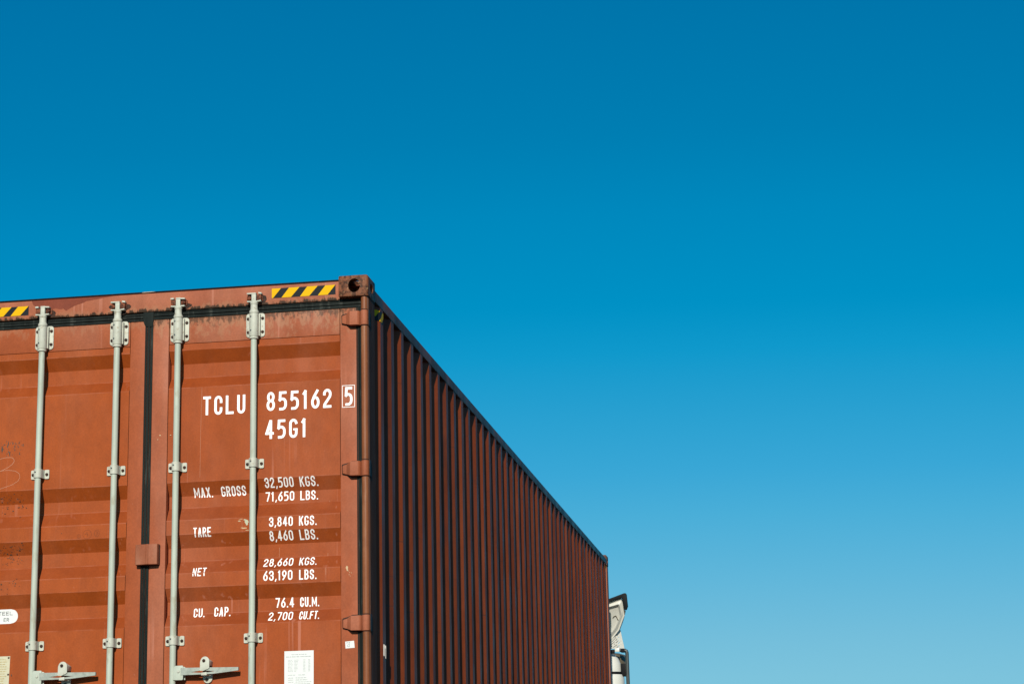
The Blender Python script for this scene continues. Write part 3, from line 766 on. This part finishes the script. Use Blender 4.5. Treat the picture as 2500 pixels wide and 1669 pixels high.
for _ in range(60):
    k += 1; blob(cp, random.uniform(-2.05, -1.92), random.uniform(-1.47, -1.37), random.uniform(.001, .0045), random.uniform(.0008, .002), prof, .0009+.00002*k)
for (x, z, a, b_) in ((-2.03, -1.58, .004, .002), (-1.955, -2.062, .003, .006), (-1.70, -1.318, .002, .003), (-1.18, -.255, .004, .002)):
    k += 1; blob(cp, x, z, a, b_, prof, .0009+.00002*k)
for _ in range(70):
    k += 1; zc_ = random.choice((-1.16, -1.40, -1.585)); blob(cp, -2.09+.17*random.random()**1.6, zc_+random.gauss(0, .028), random.uniform(.001, .005), random.uniform(.0008, .0035), prof, .0009+.00002*k)
cp.build('paint_chips', m_chip, dl, smooth=False)['kind'] = 'stuff'
sc_ = MB()
for (x, z, a, b_) in ((-.676, -1.3030, .010, .016), (-.687, -1.2905, .007, .004)): blob(sc_, x, z, a, b_, prof, .0012)
sc_.build('scrape_mark', m_pale, dr, smooth=False)['kind'] = 'stuff'
sc_ = MB()
for (x, z, a, b_) in ((-.7150, -1.2960, .008, .004), (-.707, -1.2860, .012, .0015), (-.690, -1.3350, .016, .003), (-.672, -1.3465, .010, .0025), (-.700, -1.3320, .010, .0018)): blob(sc_, x, z, a, b_, prof, .0012)
sc_.build('scrape_mark', m_tan, dr, smooth=False)['kind'] = 'stuff'
sc_ = MB(); k = 0
fa = lambda z: FACE
for (x, z, a, b_) in ((-.1330, -1.5680, .0055, .009), (-.1310, -1.5790, .004, .008), (-.1260, -1.5850, .002, .004), (-.1180, -1.5930, .002, .002), (-.1080, -1.5960, .0018, .003), (-.1210, -1.6050, .0018, .003), (-.1150, -1.6120, .0015, .002)):
    k += 1; blob(sc_, x, z, a, b_, fa, .0010+k*.00003)
for (x, z, a, b_) in ((-1.1015, -.815, .004, .003), (-1.160, -.812, .004, .004), (-1.172, -.835, .002, .004), (-1.2750+.0, -.82, .001, .001)):
    k += 1; blob(sc_, x, z, a, b_, fa, .0010+k*.00003)
sc_.build('scrape_mark', m_tan, dr, smooth=False)['kind'] = 'stuff'
# long pale run marks down the right-hand door
rn = MB(); k = 0
def run(pts, wd):
    global k
    k += 1; ribbon(rn, pts, wd, prof, .0007+.00004*k)
run([(-.262, -.712), (-.252, -.78), (-.236, -.86), (-.226, -.93), (-.240, -.99), (-.243, -1.06)], .0022)
run([(-.455, -.62), (-.462, -.72), (-.458, -.80), (-.473, -.88), (-.480, -.97), (-.486, -1.06)], .0020)
run([(-.262, -.48), (-.258, -.54), (-.262, -.60)], .0018)
run([(-.520, -.40), (-.523, -.50), (-.528, -.62)], .0016)
run([(-.438, -.46), (-.440, -.56)], .0014)
run([(-.234, -1.16), (-.236, -1.21), (-.243, -1.26)], .0018)
run([(-.246, -1.48), (-.247, -1.60)], .0014); run([(-.508, -1.44), (-.510, -1.49)], .0014)
run([(-.930, -.50), (-.935, -.80), (-.936, -1.05)], .0012)
rn.build('run_marks', simple('run_mark_paint', (.50, .23, .13), .6, .15, .3, 40), dr, smooth=False)['kind'] = 'stuff'

# ------------------------------------------------------------------ trailer under the container
TO = Vector((0, 0, -TOP))
tr = thing('container_trailer', 'dark skeletal trailer carrying the red container', 'trailer', (0, 0, 0))
b = MB()
for x in (MID-.45, MID+.45): b.box(x-.07, x+.07, .1, 12.1, BOT-.36, BOT-.03)
for y in (.15, 3.6, 8.0, 11.9): b.box(MID-1.2, MID+1.2, y-.08, y+.08, BOT-.17, BOT-.004)
b.build('frame', m_steel, tr, .01, org=TO)
for y in (1.6, 2.9, 4.2):
    MB().cyl((MID-1.1, y, .50-TOP), (MID+1.1, y, .50-TOP), .07).build('axle', m_steel, tr, org=TO)
    for s_ in (-1, 1):
        x = MID+s_*1.02
        MB().cyl((x-.17, y, .50-TOP), (x+.17, y, .50-TOP), .50, n=40).build('tyre', m_tyre, tr, .04, 3, org=TO)
        MB().cyl((x-.175, y, .50-TOP), (x+.175, y, .50-TOP), .28, n=32).build('rim', m_rim, tr, .02, org=TO)
for x in (MID-1.0, MID+1.0): MB().box(x-.16, x+.16, .02, .06, BOT-.36, BOT-.22).build('tail_light', m_red, tr, .01, org=TO)
for x in (MID-.7, MID+.7): MB().box(x-.06, x+.06, 9.0, 9.14, -TOP, BOT-.17).build('landing_leg', m_steel, tr, .01, org=TO)

# ------------------------------------------------------------------ tractor: only its rear corner shows past the container
tk = thing('truck', 'white truck with black edged fairing and exhaust, behind the far end of the container', 'truck', (0, 0, 0))
cb = MB().prism_z([(MID-1.45, 14.0), (MID+.80, 14.0), (MID+.80, 15.9), (MID+.6, 16.2), (MID-1.25, 16.2), (MID-1.45, 15.9)], -3.5, -.55)
cab = cb.build('cab', m_cab, tk, .08, 4, org=TO)
MB().box(MID-1.25, MID+.6, 16.19, 16.22, -2.0, -1.1).build('windscreen', m_glass, cab, .01, org=TO)
b = MB()
for x in (MID-.42, MID+.42): b.box(x-.06, x+.06, 10.6, 16.0, -3.5, -3.2)
b.build('chassis', m_steel, tk, .01, org=TO)
for y in (11.4, 15.3):
    for s_ in (-1, 1):
        x = MID-.3+s_*.9
        MB().cyl((x-.16, y, .5-TOP), (x+.16, y, .5-TOP), .5, n=40).build('tyre', m_tyre, tk, .04, 3, org=TO)
        MB().cyl((x-.165, y, .5-TOP), (x+.165, y, .5-TOP), .28, n=32).build('rim', m_rim, tk, .02, org=TO)
# side deflector seen from behind: hollow shell with a bevelled rim
def loft(rings, mat, name, par, bev=0., cap=True):
    n = len(rings[0]); mb = MB()
    vs = [q for rg in rings for q in rg]
    fs = [(k*n+i, k*n+(i+1) % n, (k+1)*n+(i+1) % n, (k+1)*n+i) for k in range(len(rings)-1) for i in range(n)]
    if cap: fs += [tuple(range(n)), tuple(range((len(rings)-1)*n, len(rings)*n))]
    return mb.add(vs, fs).build(name, mat, par, bev, org=TO)
def tilt(rg):                                       # underside of the flared panel runs forward and down
    out = []
    for x, y, z in rg:
        dy = max(0, (-.40-z))*.55; out.append((x-.097*dy, y+dy, z+.10*dy))
    return out
outl = [(-.45, -.480), (-.111, -.396), (.030, -.358), (.046, -.380), (.066, -.497), (.082, -.505), (.068, -.556), (.031, -.640), (-.004, -.727), (-.090, -.830), (-.20, -.93), (-.45, -.95)]
inn1 = [(-.45, -.500), (-.111, -.424), (.018, -.388), (.030, -.402), (.048, -.500), (.056, -.512), (.046, -.560), (.012, -.640), (-.020, -.718), (-.100, -.812), (-.205, -.91), (-.45, -.93)]
inn2 = [(-.45, -.530), (-.111, -.455), (.000, -.428), (.010, -.440), (.026, -.530), (.028, -.545), (.022, -.575), (-.010, -.640), (-.045, -.705), (-.115, -.790), (-.212, -.88), (-.45, -.90)]
inn3 = [(-.45, -.550), (-.111, -.478), (-.020, -.450), (-.010, -.462), (.004, -.550), (.004, -.565), (-.004, -.590), (-.030, -.645), (-.062, -.700), (-.125, -.775), (-.216, -.86), (-.45, -.88)]
far = [(x*.95-.05, z-.02) for x, z in outl]
fair = loft([tilt(q) for q in ([(x, 13.62, z) for x, z in far], [(x, 13.22, z) for x, z in outl], [(x, 13.235, z) for x, z in inn1], [(x, 13.205, z) for x, z in inn2], [(x, 13.250, z) for x, z in inn3])], m_cab, 'side_deflector', tk, .004)
trim_ = [(-.45, -.455), (-.108, -.363), (.071, -.304), (.090, -.305), (.098, -.318), (.108, -.455), (.092, -.4960), (.067, -.4955), (.0475, -.379), (.032, -.3560), (-.111, -.3940), (-.45, -.478)]
MB().prism(trim_, 13.185, 13.245).build('edge_trim', m_tblk, fair, .003, org=TO)
hk = MB()
ribbon(hk, [(-.088, -.575), (-.073, -.558), (-.058, -.552), (-.048, -.550), (-.041, -.562), (-.033, -.582), (-.021, -.604)], .007, lambda z: 13.244+max(0, (-.40-z))*.55, 0)
hk.build('grab_recess', m_mufd, fair, org=TO)
# perforated heat shield (real slots)
hs = MB(); NX, NZ = 16, 26
for i in range(NX):
    for j in range(NZ):
        u0, u1, v0, v1 = i/NX, (i+1)/NX, j/NZ, (j+1)/NZ
        if 0 < i < NX-3 and 1 < j < NZ-2 and ((i+j) % 4) == 0 and (j % 6) != 0 and (i+j//6*3) % 7 != 0: continue
        q = []
        for uu, vv in ((u0, v0), (u1, v0), (u1, v1), (u0, v1)):
            zr = -.715-.222*vv; xr = .000+.040*vv; xl = -.16
            x = xl+(xr-xl)*uu; q.append((x-.016, 13.46+.03*uu**3, zr+.016-.10*(1-uu)*(1-vv)))
        hs.add(q, [(0, 1, 2, 3)])
hso = hs.build('heat_shield', m_cab, tk, org=TO); hso.modifiers.new('t', 'SOLIDIFY').thickness = .004
# muffler with bands, elbow housing and guard pipe
mu = MB().lathe(-.150, 13.45, [(.03, -1.600), (.145, -1.595), (.165, -1.50), (.165, -1.27), (.150, -1.225), (.135, -1.21), (.138, -1.17), (.128, -1.10), (.100, -1.03), (.062, -.99), (.02, -.985)], 40)
mu.build('muffler', m_cab, tk, .0, org=TO)
MB().lathe(-.150, 13.45, [(.141, -1.248), (.150, -1.246), (.150, -1.196), (.141, -1.194)], 40).build('muffler_band', m_tblk, tk, .002, org=TO)
MB().lathe(-.150, 13.62, [(.02, -1.22), (.150, -1.21), (.180, -1.15), (.185, -1.05), (.165, -.985), (.10, -.965), (.02, -.96)], 40).build('elbow', m_mufd, tk, org=TO)
b = MB().box(-.32, -.075, 13.30, 13.34, -.985, -.942); b.box(-.005, .040, 13.32, 13.40, -.975, -.935); b.box(-.02, .045, 13.40, 13.50, -1.245, -1.10)
b.build('clamp', m_tblk, tk, .006, org=TO)
MB().box(-.070, -.018, 13.285, 13.30, -.970, -.930).build('clamp_plate', m_cab, tk, .003, org=TO)
MB().box(-.20, -.055, 13.53, 13.54, -.90, -.72).build('shield_backing', m_tblk, tk, org=TO)
gp = MB()
path = [(-.02, -.948), (.035, -.950), (.052, -.955), (.061, -.966), (.064, -.985), (.064, -1.9)]
for (a, c) in zip(path, path[1:]): gp.cyl((a[0], 13.36, a[1]), (c[0], 13.36, c[1]), .021, n=20)
gp.build('guard_pipe', m_pipe, tk, org=TO)
